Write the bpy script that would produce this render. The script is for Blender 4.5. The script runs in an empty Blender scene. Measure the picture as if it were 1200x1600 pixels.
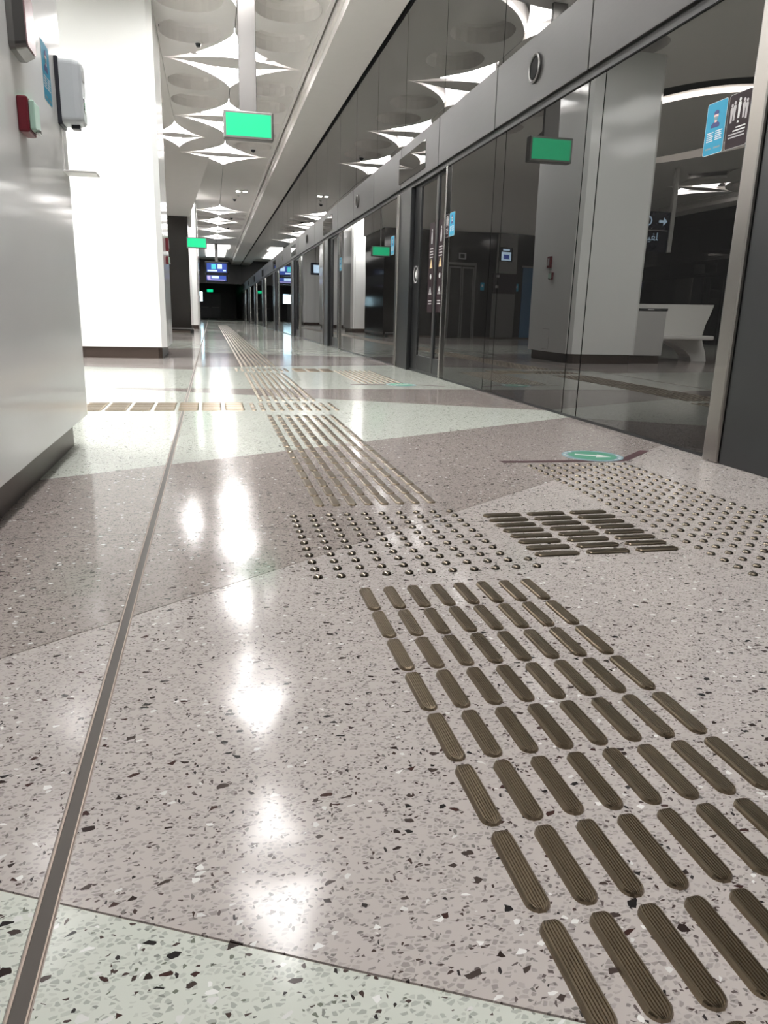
import bpy, bmesh, math, random
from mathutils import Vector, Matrix
from mathutils.geometry import delaunay_2d_cdt

random.seed(7)
scene = bpy.context.scene
COL = scene.collection

# ------------------------------------------------------------------ camera
F_PX, PITCH, YAW, ROLL, CAM_H = 1157.17, -0.258917, 0.229035, 0.0264825, 0.65
cy, sy = math.cos(YAW), math.sin(YAW)
fwd = Vector((sy * math.cos(PITCH), cy * math.cos(PITCH), math.sin(PITCH)))
r0 = Vector((cy, -sy, 0)); u0 = r0.cross(fwd)
rr = r0 * math.cos(ROLL) + u0 * math.sin(ROLL)
uu = -r0 * math.sin(ROLL) + u0 * math.cos(ROLL)
cam_d = bpy.data.cameras.new('camera')
cam = bpy.data.objects.new('camera', cam_d); COL.objects.link(cam)
cam_d.sensor_fit = 'VERTICAL'; cam_d.sensor_height = 24.0
cam_d.lens = F_PX / 1600.0 * 24.0
cam_d.clip_start = 0.02; cam_d.clip_end = 300
M = Matrix.Identity(4)
for i in range(3):
    M[i][0] = rr[i]; M[i][1] = uu[i]; M[i][2] = -fwd[i]
M[2][3] = CAM_H
cam.matrix_world = M
scene.camera = cam

# ------------------------------------------------------------------ world, exposure
world = bpy.data.worlds.new('world'); scene.world = world; world.use_nodes = True
world.node_tree.nodes['Background'].inputs[0].default_value = (0.02, 0.02, 0.02, 1)
world.node_tree.nodes['Background'].inputs[1].default_value = 1.0
vs = scene.view_settings
vs.view_transform = 'Standard'; vs.look = 'None'; vs.gamma = 1.0; vs.use_curve_mapping = False
vs.exposure = 1.24
STAR_POWER = 16.5        # radiance of the backlit star panels in the ceiling
COVE_POWER = 12.0        # LED strip round the ceiling disc

# ------------------------------------------------------------------ materials
def new_mat(name):
    m = bpy.data.materials.new(name); m.use_nodes = True
    nt = m.node_tree
    return m, nt, nt.nodes['Principled BSDF']

def setp(b, **k):
    for n, v in k.items():
        key = n.replace('_', ' ')
        for inp in b.inputs:
            if inp.name.lower() == key.lower():
                inp.default_value = v
                break

def plain(name, col, rough=0.5, metal=0.0, ior=1.45, noise=0.06, nscale=6.0, bump=0.0, bscale=60.0, stretch=None):
    """Plain surface with a little procedural variation in colour and relief."""
    m, nt, b = new_mat(name)
    setp(b, Roughness=rough, Metallic=metal, IOR=ior)
    tc = nt.nodes.new('ShaderNodeTexCoord')
    src = tc.outputs['Object']
    if stretch:
        mp = nt.nodes.new('ShaderNodeMapping'); mp.inputs['Scale'].default_value = stretch
        nt.links.new(src, mp.inputs['Vector']); src = mp.outputs['Vector']
    n = nt.nodes.new('ShaderNodeTexNoise'); n.inputs['Scale'].default_value = nscale; n.inputs['Detail'].default_value = 4
    nt.links.new(src, n.inputs['Vector'])
    mx = nt.nodes.new('ShaderNodeMixRGB'); mx.blend_type = 'MIX'
    mx.inputs[1].default_value = tuple(c * (1 - noise) for c in col) + (1,)
    mx.inputs[2].default_value = tuple(min(1, c * (1 + noise)) for c in col) + (1,)
    nt.links.new(n.outputs['Fac'], mx.inputs[0]); nt.links.new(mx.outputs[0], b.inputs['Base Color'])
    if bump:
        n2 = nt.nodes.new('ShaderNodeTexNoise'); n2.inputs['Scale'].default_value = bscale
        nt.links.new(src, n2.inputs['Vector'])
        bp = nt.nodes.new('ShaderNodeBump'); bp.inputs['Strength'].default_value = bump; bp.inputs['Distance'].default_value = 0.01
        nt.links.new(n2.outputs['Fac'], bp.inputs['Height']); nt.links.new(bp.outputs['Normal'], b.inputs['Normal'])
    return m

def glow(name, col, power):
    m, nt, b = new_mat(name)
    setp(b, Roughness=0.6)
    b.inputs['Base Color'].default_value = tuple(c * 0.3 for c in col) + (1,)
    b.inputs['Emission Color'].default_value = tuple(col) + (1,)
    b.inputs['Emission Strength'].default_value = power
    return m

def terrazzo(name, base, small_dark, density):
    m, nt, b = new_mat(name)
    N = nt.nodes; L = nt.links
    setp(b, Roughness=0.13, IOR=1.27)
    tc = N.new('ShaderNodeTexCoord'); pos = tc.outputs['Object']
    # a slight wobble so that the chips are irregular
    wob = N.new('ShaderNodeTexNoise'); wob.inputs['Scale'].default_value = 90; L.new(pos, wob.inputs['Vector'])
    wv = N.new('ShaderNodeVectorMath'); wv.operation = 'SCALE'; wv.inputs['Scale'].default_value = 0.004
    L.new(wob.outputs['Color'], wv.inputs[0])
    wp = N.new('ShaderNodeVectorMath'); wp.operation = 'ADD'; L.new(pos, wp.inputs[0]); L.new(wv.outputs[0], wp.inputs[1])
    big = N.new('ShaderNodeTexNoise'); big.inputs['Scale'].default_value = 1.7; big.inputs['Detail'].default_value = 5; L.new(pos, big.inputs['Vector'])
    c0 = N.new('ShaderNodeMixRGB')
    c0.inputs[1].default_value = tuple(x * 0.93 for x in base) + (1,); c0.inputs[2].default_value = tuple(min(1, x * 1.07) for x in base) + (1,)
    L.new(big.outputs['Fac'], c0.inputs[0])
    cur = c0.outputs[0]
    def chips(scale, lo, chance_lo, chance_hi, colours, stretch, rot, amount=1.0):
        nonlocal cur
        mp = N.new('ShaderNodeMapping'); mp.inputs['Scale'].default_value = stretch; mp.inputs['Rotation'].default_value = (0, 0, rot)
        L.new(wp.outputs[0], mp.inputs['Vector'])
        v = N.new('ShaderNodeTexVoronoi'); v.voronoi_dimensions = '2D'; v.feature = 'F1'; v.distance = 'MINKOWSKI' if False else 'EUCLIDEAN'
        v.inputs['Scale'].default_value = scale; L.new(mp.outputs[0], v.inputs['Vector'])
        e = N.new('ShaderNodeTexVoronoi'); e.voronoi_dimensions = '2D'; e.feature = 'DISTANCE_TO_EDGE'
        e.inputs['Scale'].default_value = scale; L.new(mp.outputs[0], e.inputs['Vector'])
        sep = N.new('ShaderNodeSeparateColor'); L.new(v.outputs['Color'], sep.inputs[0])
        g1 = N.new('ShaderNodeMath'); g1.operation = 'GREATER_THAN'; L.new(sep.outputs[0], g1.inputs[0]); g1.inputs[1].default_value = chance_lo
        g2 = N.new('ShaderNodeMath'); g2.operation = 'LESS_THAN'; L.new(sep.outputs[0], g2.inputs[0]); g2.inputs[1].default_value = chance_hi
        # chip size varies with the cell
        th = N.new('ShaderNodeMath'); th.operation = 'MULTIPLY_ADD'; L.new(sep.outputs[1], th.inputs[0]); th.inputs[1].default_value = 0.16; th.inputs[2].default_value = lo
        g3 = N.new('ShaderNodeMath'); g3.operation = 'GREATER_THAN'; L.new(e.outputs['Distance'], g3.inputs[0]); L.new(th.outputs[0], g3.inputs[1])
        m1 = N.new('ShaderNodeMath'); m1.operation = 'MULTIPLY'; L.new(g1.outputs[0], m1.inputs[0]); L.new(g2.outputs[0], m1.inputs[1])
        m2 = N.new('ShaderNodeMath'); m2.operation = 'MULTIPLY'; L.new(m1.outputs[0], m2.inputs[0]); L.new(g3.outputs[0], m2.inputs[1])
        m3 = N.new('ShaderNodeMath'); m3.operation = 'MULTIPLY'; L.new(m2.outputs[0], m3.inputs[0]); m3.inputs[1].default_value = amount
        cr = N.new('ShaderNodeValToRGB'); cr.color_ramp.interpolation = 'CONSTANT'
        els = cr.color_ramp.elements
        for i, c in enumerate(colours):
            if i < 2: el = els[i]; el.position = i / len(colours)
            else: el = els.new(i / len(colours))
            el.color = tuple(c) + (1,)
        L.new(sep.outputs[2], cr.inputs[0])
        mx = N.new('ShaderNodeMixRGB'); L.new(m3.outputs[0], mx.inputs[0]); L.new(cur, mx.inputs[1]); L.new(cr.outputs[0], mx.inputs[2])
        cur = mx.outputs[0]
    d = small_dark
    g = lambda k: tuple(x * k for x in base)
    # faint pale-grey grains, then dark small chips, white chips, and few big dark chips
    chips(118, 0.10, 0.0, 0.58, [g(0.78), g(0.66), g(0.84), g(0.58)], (1, 1.5, 1), 0.5, 0.85)
    chips(160, 0.10, 0.0, density, [d, g(0.5), (0.07, 0.05, 0.045), g(0.42)], (1, 1.7, 1), -0.4)
    chips(130, 0.12, 0.5, 0.5 + density * 0.40, [d, (0.06, 0.04, 0.035), g(0.4), (0.035, 0.03, 0.03)], (1.6, 1, 1), 0.9)
    chips(85, 0.14, 0.86, 0.89, [(0.72, 0.72, 0.70), (0.62, 0.62, 0.6)], (1, 1.3, 1), 1.3)
    chips(66, 0.12, 0.20, 0.245, [(0.03, 0.02, 0.018), (0.05, 0.025, 0.022), (0.02, 0.018, 0.018), (0.06, 0.045, 0.04)], (1, 1.5, 1), 0.2)
    L.new(cur, b.inputs['Base Color'])
    # gently uneven polish
    pn = N.new('ShaderNodeTexNoise'); pn.inputs['Scale'].default_value = 3.0; pn.inputs['Detail'].default_value = 6; L.new(pos, pn.inputs['Vector'])
    mr = N.new('ShaderNodeMapRange'); mr.inputs['To Min'].default_value = 0.085; mr.inputs['To Max'].default_value = 0.14
    L.new(pn.outputs['Fac'], mr.inputs[0]); L.new(mr.outputs[0], b.inputs['Roughness'])
    bn = N.new('ShaderNodeTexNoise'); bn.inputs['Scale'].default_value = 14; L.new(pos, bn.inputs['Vector'])
    bp = N.new('ShaderNodeBump'); bp.inputs['Strength'].default_value = 0.02; bp.inputs['Distance'].default_value = 0.01
    L.new(bn.outputs['Fac'], bp.inputs['Height']); L.new(bp.outputs['Normal'], b.inputs['Normal'])
    return m

MAT = {
    'mauve': terrazzo('terrazzo mauve', (0.335, 0.295, 0.275), (0.10, 0.08, 0.075), 0.17),
    'grey': terrazzo('terrazzo grey', (0.46, 0.42, 0.40), (0.12, 0.10, 0.095), 0.13),
    'pale': terrazzo('terrazzo pale green', (0.56, 0.585, 0.53), (0.16, 0.17, 0.14), 0.07),
    'grout': plain('joint filler', (0.30, 0.25, 0.22), 0.7),
    'joint': plain('joint insert', (0.075, 0.063, 0.055), 0.5),
    'brassedge': plain('brass edging', (0.46, 0.37, 0.31), 0.4, 0.4),
    'bronze': plain('ribbed bronze', (0.27, 0.22, 0.16), 0.28, 1.0, noise=0.15, nscale=25, bump=0.05, bscale=300),
    'stud': plain('polished bronze stud', (0.20, 0.17, 0.135), 0.2, 1.0, noise=0.1),
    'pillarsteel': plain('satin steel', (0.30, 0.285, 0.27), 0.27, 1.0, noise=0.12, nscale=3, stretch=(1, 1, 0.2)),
    'ceiling': plain('white plaster', (0.90, 0.866, 0.845), 0.7, noise=0.02),
    'white': plain('white enamel', (0.84, 0.85, 0.84), 0.11, noise=0.015, nscale=2),
    'offwhite': plain('solid surface white', (0.80, 0.79, 0.77), 0.35, noise=0.02),
    'greypaint': plain('grey enamel', (0.52, 0.52, 0.51), 0.25, noise=0.03),
    'plinth': plain('brown bronze plinth', (0.105, 0.080, 0.068), 0.33, 0.6),
    'steel': plain('brushed steel', (0.17, 0.165, 0.16), 0.36, 0.85, noise=0.10, nscale=4, stretch=(1, 1, 0.1)),
    'header': plain('brushed steel header', (0.048, 0.047, 0.046), 0.42, 0.75, noise=0.22, nscale=3, bump=0.05, bscale=30, stretch=(1, 0.2, 1)),
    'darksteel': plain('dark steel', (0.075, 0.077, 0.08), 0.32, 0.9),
    'chrome': plain('polished steel', (0.72, 0.71, 0.69), 0.15, 1.0),
    'black': plain('black rubber', (0.012, 0.012, 0.012), 0.5),
    'core': plain('bronze black cladding', (0.022, 0.019, 0.017), 0.07, noise=0.1, nscale=1.5),
    'darkwall': plain('charcoal wall', (0.08, 0.08, 0.085), 0.3),
    'red': plain('red enamel', (0.15, 0.008, 0.018), 0.4),
    'pinkmetal': plain('rose tinted plastic', (0.46, 0.28, 0.30), 0.22),
    'mint': plain('mint plastic', (0.42, 0.62, 0.52), 0.3),
    'blue': plain('poster blue', (0.025, 0.27, 0.43), 0.5, ior=1.3, noise=0.02),
    'brown': plain('poster aubergine', (0.022, 0.012, 0.015), 0.5, ior=1.25, noise=0.03),
    'tape': plain('maroon floor tape', (0.055, 0.022, 0.026), 0.6),
    'green': plain('sticker green', (0.06, 0.24, 0.155), 0.5),
    'lightblue': plain('sticker pale blue', (0.17, 0.26, 0.29), 0.55),
    'print_white': plain('printed white', (0.62, 0.62, 0.62), 0.5),
    'print_grey': plain('printed grey', (0.42, 0.40, 0.41), 0.5),
    'skin': plain('printed skin', (0.75, 0.48, 0.42), 0.5),
    'navy': plain('printed navy', (0.03, 0.04, 0.16), 0.5),
    'gold': plain('printed gold', (0.65, 0.50, 0.28), 0.5),
    'plastic_grey': plain('pale grey plastic', (0.55, 0.58, 0.60), 0.35, noise=0.03),
    'plastic_grille': plain('speaker mesh', (0.006, 0.006, 0.006), 0.7, ior=1.2),
    'plastic_dark': plain('dark plastic', (0.02, 0.021, 0.03), 0.4),
    'lamp': glow('backlit star panel', (1.0, 0.988, 0.98), STAR_POWER),
    'vault': glow('backlit vault panel', (1.0, 0.98, 0.95), 2.0),
    'cove': glow('LED strip', (1.0, 0.93, 0.86), COVE_POWER),
    'column_fill': glow('added column fill panel', (1.0, 0.99, 0.97), 12.5),  # glow of the added panels facing the second column
    'bench_fill': glow('added bench fill panel', (1.0, 0.99, 0.97), 45.0),  # glow of the added panel above the far bench
    'downlight': glow('downlight lens', (1.0, 0.95, 0.88), 10.0),
    'exit_green': glow('lit green sign face', (0.004, 0.60, 0.25), 0.55),
    'screen_blue': glow('display blue', (0.05, 0.10, 0.45), 0.4),
    'screen_white': glow('display white', (0.60, 0.80, 1.0), 0.6),
    'screen_cyan': glow('display cyan', (0.10, 0.65, 0.70), 0.5),
    'screen_lilac': glow('display lilac', (0.55, 0.45, 0.75), 0.5),
    'kiosk_white': glow('kiosk screen', (0.55, 0.85, 1.0), 6.0),
    'screen_bezel': plain('display bezel', (0.008, 0.009, 0.02), 0.2),
    'bluedoor': plain('blue glass door', (0.06, 0.13, 0.22), 0.2),
}

def glass_mat():
    m, nt, b = new_mat('dark mirror glass')
    setp(b, Roughness=0.0, IOR=2.0)
    b.inputs['Base Color'].default_value = (0.010, 0.010, 0.010, 1)
    b.inputs['Specular Tint'].default_value = (0.97, 0.96, 0.93, 1)
    tc = nt.nodes.new('ShaderNodeTexCoord')
    n = nt.nodes.new('ShaderNodeTexNoise'); n.inputs['Scale'].default_value = 1.2; n.inputs['Detail'].default_value = 0
    nt.links.new(tc.outputs['Object'], n.inputs['Vector'])
    bp = nt.nodes.new('ShaderNodeBump'); bp.inputs['Strength'].default_value = 0.02; bp.inputs['Distance'].default_value = 0.05
    nt.links.new(n.outputs['Fac'], bp.inputs['Height']); nt.links.new(bp.outputs['Normal'], b.inputs['Normal'])
    return m
MAT['glass'] = glass_mat()

# ------------------------------------------------------------------ mesh helpers
class MB:
    def __init__(self): self.v = []; self.f = []
    def add(self, vs, fs):
        o = len(self.v); self.v += [tuple(p) for p in vs]; self.f += [tuple(i + o for i in f) for f in fs]; return self
    def box(self, x0, x1, y0, y1, z0, z1):
        v = [(x0, y0, z0), (x1, y0, z0), (x1, y1, z0), (x0, y1, z0), (x0, y0, z1), (x1, y0, z1), (x1, y1, z1), (x0, y1, z1)]
        return self.add(v, [(3, 2, 1, 0), (4, 5, 6, 7), (0, 1, 5, 4), (1, 2, 6, 5), (2, 3, 7, 6), (3, 0, 4, 7)])
    def bbox(self, x0, x1, y0, y1, z0, z1, r=0.01):
        """box with chamfered edges"""
        bm = bmesh.new(); bmesh.ops.create_cube(bm, size=1)
        for v in bm.verts:
            v.co = Vector(((x0 + x1) / 2 + v.co.x * (x1 - x0), (y0 + y1) / 2 + v.co.y * (y1 - y0), (z0 + z1) / 2 + v.co.z * (z1 - z0)))
        bmesh.ops.bevel(bm, geom=bm.edges[:], offset=r, segments=2, affect='EDGES', profile=0.5)
        bm.verts.index_update()
        self.add([v.co for v in bm.verts], [[v.index for v in f.verts] for f in bm.faces]); bm.free(); return self
    def prism(self, poly, z0, z1, top=True, bottom=True):
        """poly: counter-clockwise (x, y)"""
        n = len(poly)
        v = [(p[0], p[1], z0) for p in poly] + [(p[0], p[1], z1) for p in poly]
        f = [(i, (i + 1) % n, n + (i + 1) % n, n + i) for i in range(n)]
        if bottom: f.append(tuple(range(n - 1, -1, -1)))
        if top: f.append(tuple(range(n, 2 * n)))
        return self.add(v, f)
    def cyl(self, c, r0, r1, z0, z1, n=20):
        v = [(c[0] + r0 * math.cos(2 * math.pi * i / n), c[1] + r0 * math.sin(2 * math.pi * i / n), z0) for i in range(n)]
        v += [(c[0] + r1 * math.cos(2 * math.pi * i / n), c[1] + r1 * math.sin(2 * math.pi * i / n), z1) for i in range(n)]
        f = [(i, (i + 1) % n, n + (i + 1) % n, n + i) for i in range(n)] + [tuple(range(n - 1, -1, -1)), tuple(range(n, 2 * n))]
        return self.add(v, f)
    def mesh(self, name, mat, smooth=False):
        me = bpy.data.meshes.new(name); me.from_pydata(self.v, [], self.f); me.update()
        me.materials.append(MAT[mat] if isinstance(mat, str) else mat)
        if smooth:
            for p in me.polygons: p.use_smooth = True
        return me
    def build(self, name, mat, parent=None, loc=None, smooth=False):
        o = bpy.data.objects.new(name, self.mesh(name, mat, smooth)); COL.objects.link(o)
        if parent: o.parent = parent
        if loc: o.location = loc
        return o

def link(name, me, parent=None, loc=(0, 0, 0), rz=0.0):
    o = bpy.data.objects.new(name, me); COL.objects.link(o); o.parent = parent; o.location = loc
    if rz: o.rotation_euler = (0, 0, rz)
    return o

def tag(o, label, cat, group=None, kind=None):
    o['label'] = label; o['category'] = cat
    if group: o['group'] = group
    if kind: o['kind'] = kind
    return o

def empty(name, loc, label, cat, group=None, kind=None):
    o = bpy.data.objects.new(name, None); COL.objects.link(o); o.location = loc; o.empty_display_size = 0.1
    return tag(o, label, cat, group, kind)

def frame(o, loc, face):
    """stand a flat thing up: local x = reader's right, y = up, z = out of the wall"""
    B = {'-x': ((0, -1, 0), (0, 0, 1), (-1, 0, 0)), '+x': ((0, 1, 0), (0, 0, 1), (1, 0, 0)), '-y': ((1, 0, 0), (0, 0, 1), (0, -1, 0)),
         '+y': ((-1, 0, 0), (0, 0, 1), (0, 1, 0)), 'down': ((1, 0, 0), (0, -1, 0), (0, 0, -1))}[face]
    m = Matrix.Identity(4)
    for i in range(3):
        for j in range(3): m[i][j] = B[j][i]
        m[i][3] = loc[i]
    o.matrix_world = m
    return o

def rrect(x0, x1, y0, y1, r, n=4):
    pts = []
    for cx, cyy, a0 in ((x1 - r, y0 + r, -90), (x1 - r, y1 - r, 0), (x0 + r, y1 - r, 90), (x0 + r, y0 + r, 180)):
        for i in range(n + 1):
            a = math.radians(a0 + 90 * i / n); pts.append((cx + r * math.cos(a), cyy + r * math.sin(a)))
    return pts

def ell(cx, cyy, a, b, n=24, p=2.0):
    out = []
    for i in range(n):
        t = 2 * math.pi * i / n; c, s = math.cos(t), math.sin(t)
        out.append((cx + a * math.copysign(abs(c) ** (2 / p), c), cyy + b * math.copysign(abs(s) ** (2 / p), s)))
    return out

ORD = ['first', 'second', 'third', 'fourth', 'fifth', 'sixth', 'seventh', 'eighth', 'ninth', 'tenth', 'eleventh', 'twelfth', 'thirteenth', 'fourteenth', 'fifteenth', 'sixteenth']

XW = 2.40            # face of the platform screen on the right
XO = -11.0           # face of the platform screen on the far side of the island platform
XC = (XW + XO) / 2   # middle of the platform
Y0, Y1 = -8.0, 76.0
ZC = 4.40            # underside of the ceiling

# ================================================================== FLOOR
floor = MB().box(XO - 0.4, XW + 0.4, Y0 - 0.2, Y1 + 0.2, -0.3, -0.0025).build('floor', 'grout')
tag(floor, 'polished terrazzo platform floor in mauve, grey and pale green panels', 'floor', kind='structure')

def clip(poly, a, b, c):
    """part of poly where a x + b y <= c"""
    out = []
    for i in range(len(poly)):
        p, q = poly[i], poly[(i + 1) % len(poly)]
        dp, dq = a * p[0] + b * p[1] - c, a * q[0] + b * q[1] - c
        if dp <= 0: out.append(p)
        if (dp < 0 < dq) or (dq < 0 < dp):
            t = dp / (dp - dq); out.append((p[0] + (q[0] - p[0]) * t, p[1] + (q[1] - p[1]) * t))
    return out
def area(p): return 0.5 * sum(p[i][0] * p[(i + 1) % len(p)][1] - p[(i + 1) % len(p)][0] * p[i][1] for i in range(len(p)))
def inset(poly, d):
    n = len(poly); res = list(poly)
    for i in range(n):
        p, q = poly[i], poly[(i + 1) % n]
        dx, dy = q[0] - p[0], q[1] - p[1]; l = math.hypot(dx, dy)
        if l < 1e-6: continue
        nx, ny = dy / l, -dx / l
        res = clip(res, nx, ny, nx * p[0] + ny * p[1] - d)
        if len(res) < 3: return []
    return res
def line2(p, q):     # points left of p->q satisfy a x + b y <= c
    dx, dy = q[0] - p[0], q[1] - p[1]
    a, b = dy, -dx
    return a, b, a * p[0] + b * p[1]

A = line2((-0.8, 2.96), (2.3, 4.68)); B = line2((-0.41, 1.42), (1.32, 2.76)); Cc = line2((-0.26, 0.79), (0.31, 0.51)); D = line2((0.75, 5.92), (2.4, 5.12))
side = lambda L, p: L[0] * p[0] + L[1] * p[1] <= L[2]
bays = [-8.0, -2.2, 2.23, 6.68, 11.1, 15.5, 19.9, 24.3, 28.7, 33.1, 37.5, 41.9, 46.3, 54, 62, 76]
XJ = -0.20; JW = 0.008
xbreaks = [XO - 0.2, -7.6, -4.4, XJ, XW + 0.2]
rnd = random.Random(3)
for bi in range(len(bays) - 1):
    ya, yb = bays[bi], bays[bi + 1]
    for xi in range(len(xbreaks) - 1):
        xa, xb = xbreaks[xi], xbreaks[xi + 1]
        if xb == XJ: xb -= JW + 0.003
        if xa == XJ: xa += JW + 0.003
        cells = [[(xa, ya), (xb, ya), (xb, yb), (xa, yb)]]
        if bi == 1 and xi >= 2: cuts = [B, Cc]
        elif bi == 2 and xi >= 2: cuts = [A, B, D]
        else:
            m = (ya + yb) / 2; w = yb - ya; s = 1 if (bi + xi) % 2 else -1
            k = rnd.uniform(-0.4, 0.4)
            cuts = [line2((-11, m - s * w * 0.55 * ((-11 - XC) / 6.7) + k), (2.4, m - s * w * 0.25 + k)), line2((-11, ya + w * 0.2), (2.4, yb - w * 0.2 - k))]
        for L in cuts:
            nxt = []
            for c in cells:
                for a, b, cc in (L, (-L[0], -L[1], -L[2])):
                    q = clip(c, a, b, cc)
                    if len(q) >= 3 and abs(area(q)) > 0.004: nxt.append(q)
            cells = nxt
        for c in cells:
            cx_ = sum(p[0] for p in c) / len(c); cy_ = sum(p[1] for p in c) / len(c); P = (cx_, cy_)
            if bi == 1 and xi >= 2: mt = 'mauve' if (side(B, P) and side(Cc, P)) else 'grey'
            else: mt = 'mauve'
            if bi == 1 and xi >= 2:
                mt = 'pale' if not side(Cc, P) else ('mauve' if side(B, P) else 'grey')
            elif bi == 2 and xi >= 2:
                mt = ('mauve' if side(D, P) else 'pale') if side(A, P) else ('mauve' if side(B, P) else 'grey')
            else:
                h = (int(side(cuts[0], P)) + 2 * int(side(cuts[1], P)) + bi) % 4
                mt = ['mauve', 'pale', 'grey', 'pale'][h]
            q = inset(c, 0.0014)
            if len(q) < 3: continue
            if area(q) < 0: q = q[::-1]
            MB().prism(q, -0.0025, 0.0, bottom=False).build('terrazzo_panel', mt, floor)
for yb in bays[1:6]:
    for xa, xb in ((-11.0, XJ - JW - 0.004), (XJ + JW + 0.004, XW)):
        MB().box(xa, xb, yb - 0.0018, yb + 0.0018, -0.0025, 0.0002).build('cross_joint', 'joint', floor)
# the long expansion joint with its metal edges
MB().box(XJ - JW, XJ + JW, Y0, Y1, -0.0025, -0.0008).build('joint_insert', 'joint', floor)
for s in (-1, 1):
    MB().box(XJ + s * (JW + 0.0010) - 0.0009, XJ + s * (JW + 0.0010) + 0.0009, Y0, Y1, -0.0025, 0.0003).build('joint_edging', 'brassedge', floor)

# ------------------------------------------------------------------ tactile paving
def bar_mesh_fine(name, L=0.137, W=0.031, H=0.0068):
    r = W / 2; us = []; ribs = 7
    us = [(-1.0, 0.0), (-0.93, 0.55), (-0.80, 0.88)]
    for k in range(ribs):
        c = -0.72 + 1.44 * k / (ribs - 1)
        us += [(c - 0.065, 1.0), (c + 0.065, 1.0)]
        if k < ribs - 1:
            g = c + 0.12; us += [(g - 0.015, 0.80), (g + 0.015, 0.80)]
    us += [(0.80, 0.88), (0.93, 0.55), (1.0, 0.0)]
    vsx = [(0, 0.0), (0.001, 0.45), (0.003, 0.8), (0.006, 1.0), (0.0105, 1.0), (r, 1.0)]
    rows = [(v, z) for v, z in vsx] + [(L - v, z) for v, z in vsx[::-1]]
    m = MB(); n = len(us); vv = []
    for v, zf in rows:
        d = min(v, L - v); t = max(0.0, r - d)
        w = math.sqrt(max(0.0, r * r - t * t)) if t > 0 else r
        w = max(w, 0.35 * r)
        for u, z in us: vv.append((u * w, v - L, z * H * (0.25 + 0.75 * zf) if 0 < zf else 0.0))
    ff = []
    for j in range(len(rows) - 1):
        for i in range(n - 1): ff.append((j * n + i, j * n + i + 1, (j + 1) * n + i + 1, (j + 1) * n + i))
    m.add(vv, ff)
    return m.mesh(name, 'bronze')
def bar_mesh(name, L=0.137, W=0.0325, H=0.0055):
    pts = []
    r = W / 2; k = 5
    for i in range(k + 1):
        a = math.pi * i / k; pts.append((r * math.cos(a), -r + r * math.sin(a)))
    for i in range(k + 1):
        a = math.pi + math.pi * i / k; pts.append((r * math.cos(a), -L + r + r * math.sin(a)))
    def shrink(s): return [(x - s * (1 if x > 0 else -1) * min(1, abs(x) / r), y - s * (1 if y > -L / 2 else -1) * (1 if abs(y + L / 2) > L / 2 - r * 0.5 else 0.6)) for x, y in pts]
    n = len(pts); v = [(x, y, 0) for x, y in pts] + [(x, y, H * 0.7) for x, y in shrink(0.002)] + [(x, y, H) for x, y in shrink(0.005)]
    f = [(j * n + i, j * n + (i + 1) % n, (j + 1) * n + (i + 1) % n, (j + 1) * n + i) for j in range(2) for i in range(n)] + [tuple(range(2 * n, 3 * n))]
    return MB().add(v, f).mesh(name, 'bronze')
def stud_mesh(name, R=0.0128, H=0.0075, n=10):
    rings = [(R, 0), (R * 0.9, H * 0.6), (R * 0.6, H * 0.93)]
    v = [(r * math.cos(2 * math.pi * i / n), r * math.sin(2 * math.pi * i / n), z) for r, z in rings for i in range(n)] + [(0, 0, H)]
    f = [(j * n + i, j * n + (i + 1) % n, (j + 1) * n + (i + 1) % n, (j + 1) * n + i) for j in range(2) for i in range(n)]
    f += [(2 * n + i, 2 * n + (i + 1) % n, 3 * n) for i in range(n)]
    me = MB().add(v, f).mesh(name, 'stud', smooth=True)
    return me
ME_FINE = bar_mesh_fine('tactile_bar'); ME_BAR = bar_mesh('tactile_bar'); ME_STUD = stud_mesh('tactile_stud')
def strip(label, pts, me, name, cname, rz=0.0, stuff=False):
    x0 = sum(p[0] for p in pts) / len(pts); y0 = min(p[1] for p in pts)
    t = empty(name, (x0, y0, 0), label, 'tactile paving', 'bronze tactile paving on the platform floor')
    if stuff:
        m = MB(); src_v = [v.co.copy() for v in me.vertices]; src_f = [tuple(p.vertices) for p in me.polygons]; Rz = Matrix.Rotation(rz, 3, 'Z')
        for p in pts: m.add([Rz @ v + Vector((p[0] - x0, p[1] - y0, 0)) for v in src_v], src_f)
        o = m.build(cname + '_field', 'bronze', t); o['kind'] = 'stuff'
    else:
        for p in pts: link(cname, me, t, (p[0] - x0, p[1] - y0, 0), rz)
    return t
# near guide strip: bars run along the platform, far end of each bar at y
strip('nearest guide strip of ribbed bronze bars pointing along the platform, at lower right',
      [(0.345 + 0.06 * i, 1.672 - 0.15 * j) for j in range(9) for i in range(8)], ME_FINE, 'tactile_guide_strip', 'tactile_bar')
strip('square field of bronze studs between the two lengthwise bar strips, left of the crosswise bars',
      [(0.245 + 0.06 * i, 1.772 + 0.0595 * j) for j in range(11) for i in range(11) if not (i >= 10 and 1 < j)], ME_STUD, 'tactile_stud_field', 'tactile_stud')
strip('short block of three by eight crosswise bronze bars between the two nearest stud fields',
      [(0.880 + 0.160 * i, 1.862 + 0.061 * j) for j in range(8) for i in range(3)], ME_FINE, 'tactile_guide_strip', 'tactile_bar', rz=math.pi / 2)
strip('long field of bronze studs in front of the nearest screen door, below the round green sticker',
      [(1.405 + 0.06 * i, 1.62 + 0.0595 * j) for j in range(26) for i in range(9)], ME_STUD, 'tactile_stud_field', 'tactile_stud')
strip('guide strip of bronze bars running from the nearest stud field to the crosswise gold strip',
      [(0.352 + 0.058 * i, 2.622 + 0.151 * j) for j in range(16) for i in range(8)], ME_BAR, 'tactile_guide_strip', 'tactile_bar')
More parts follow.
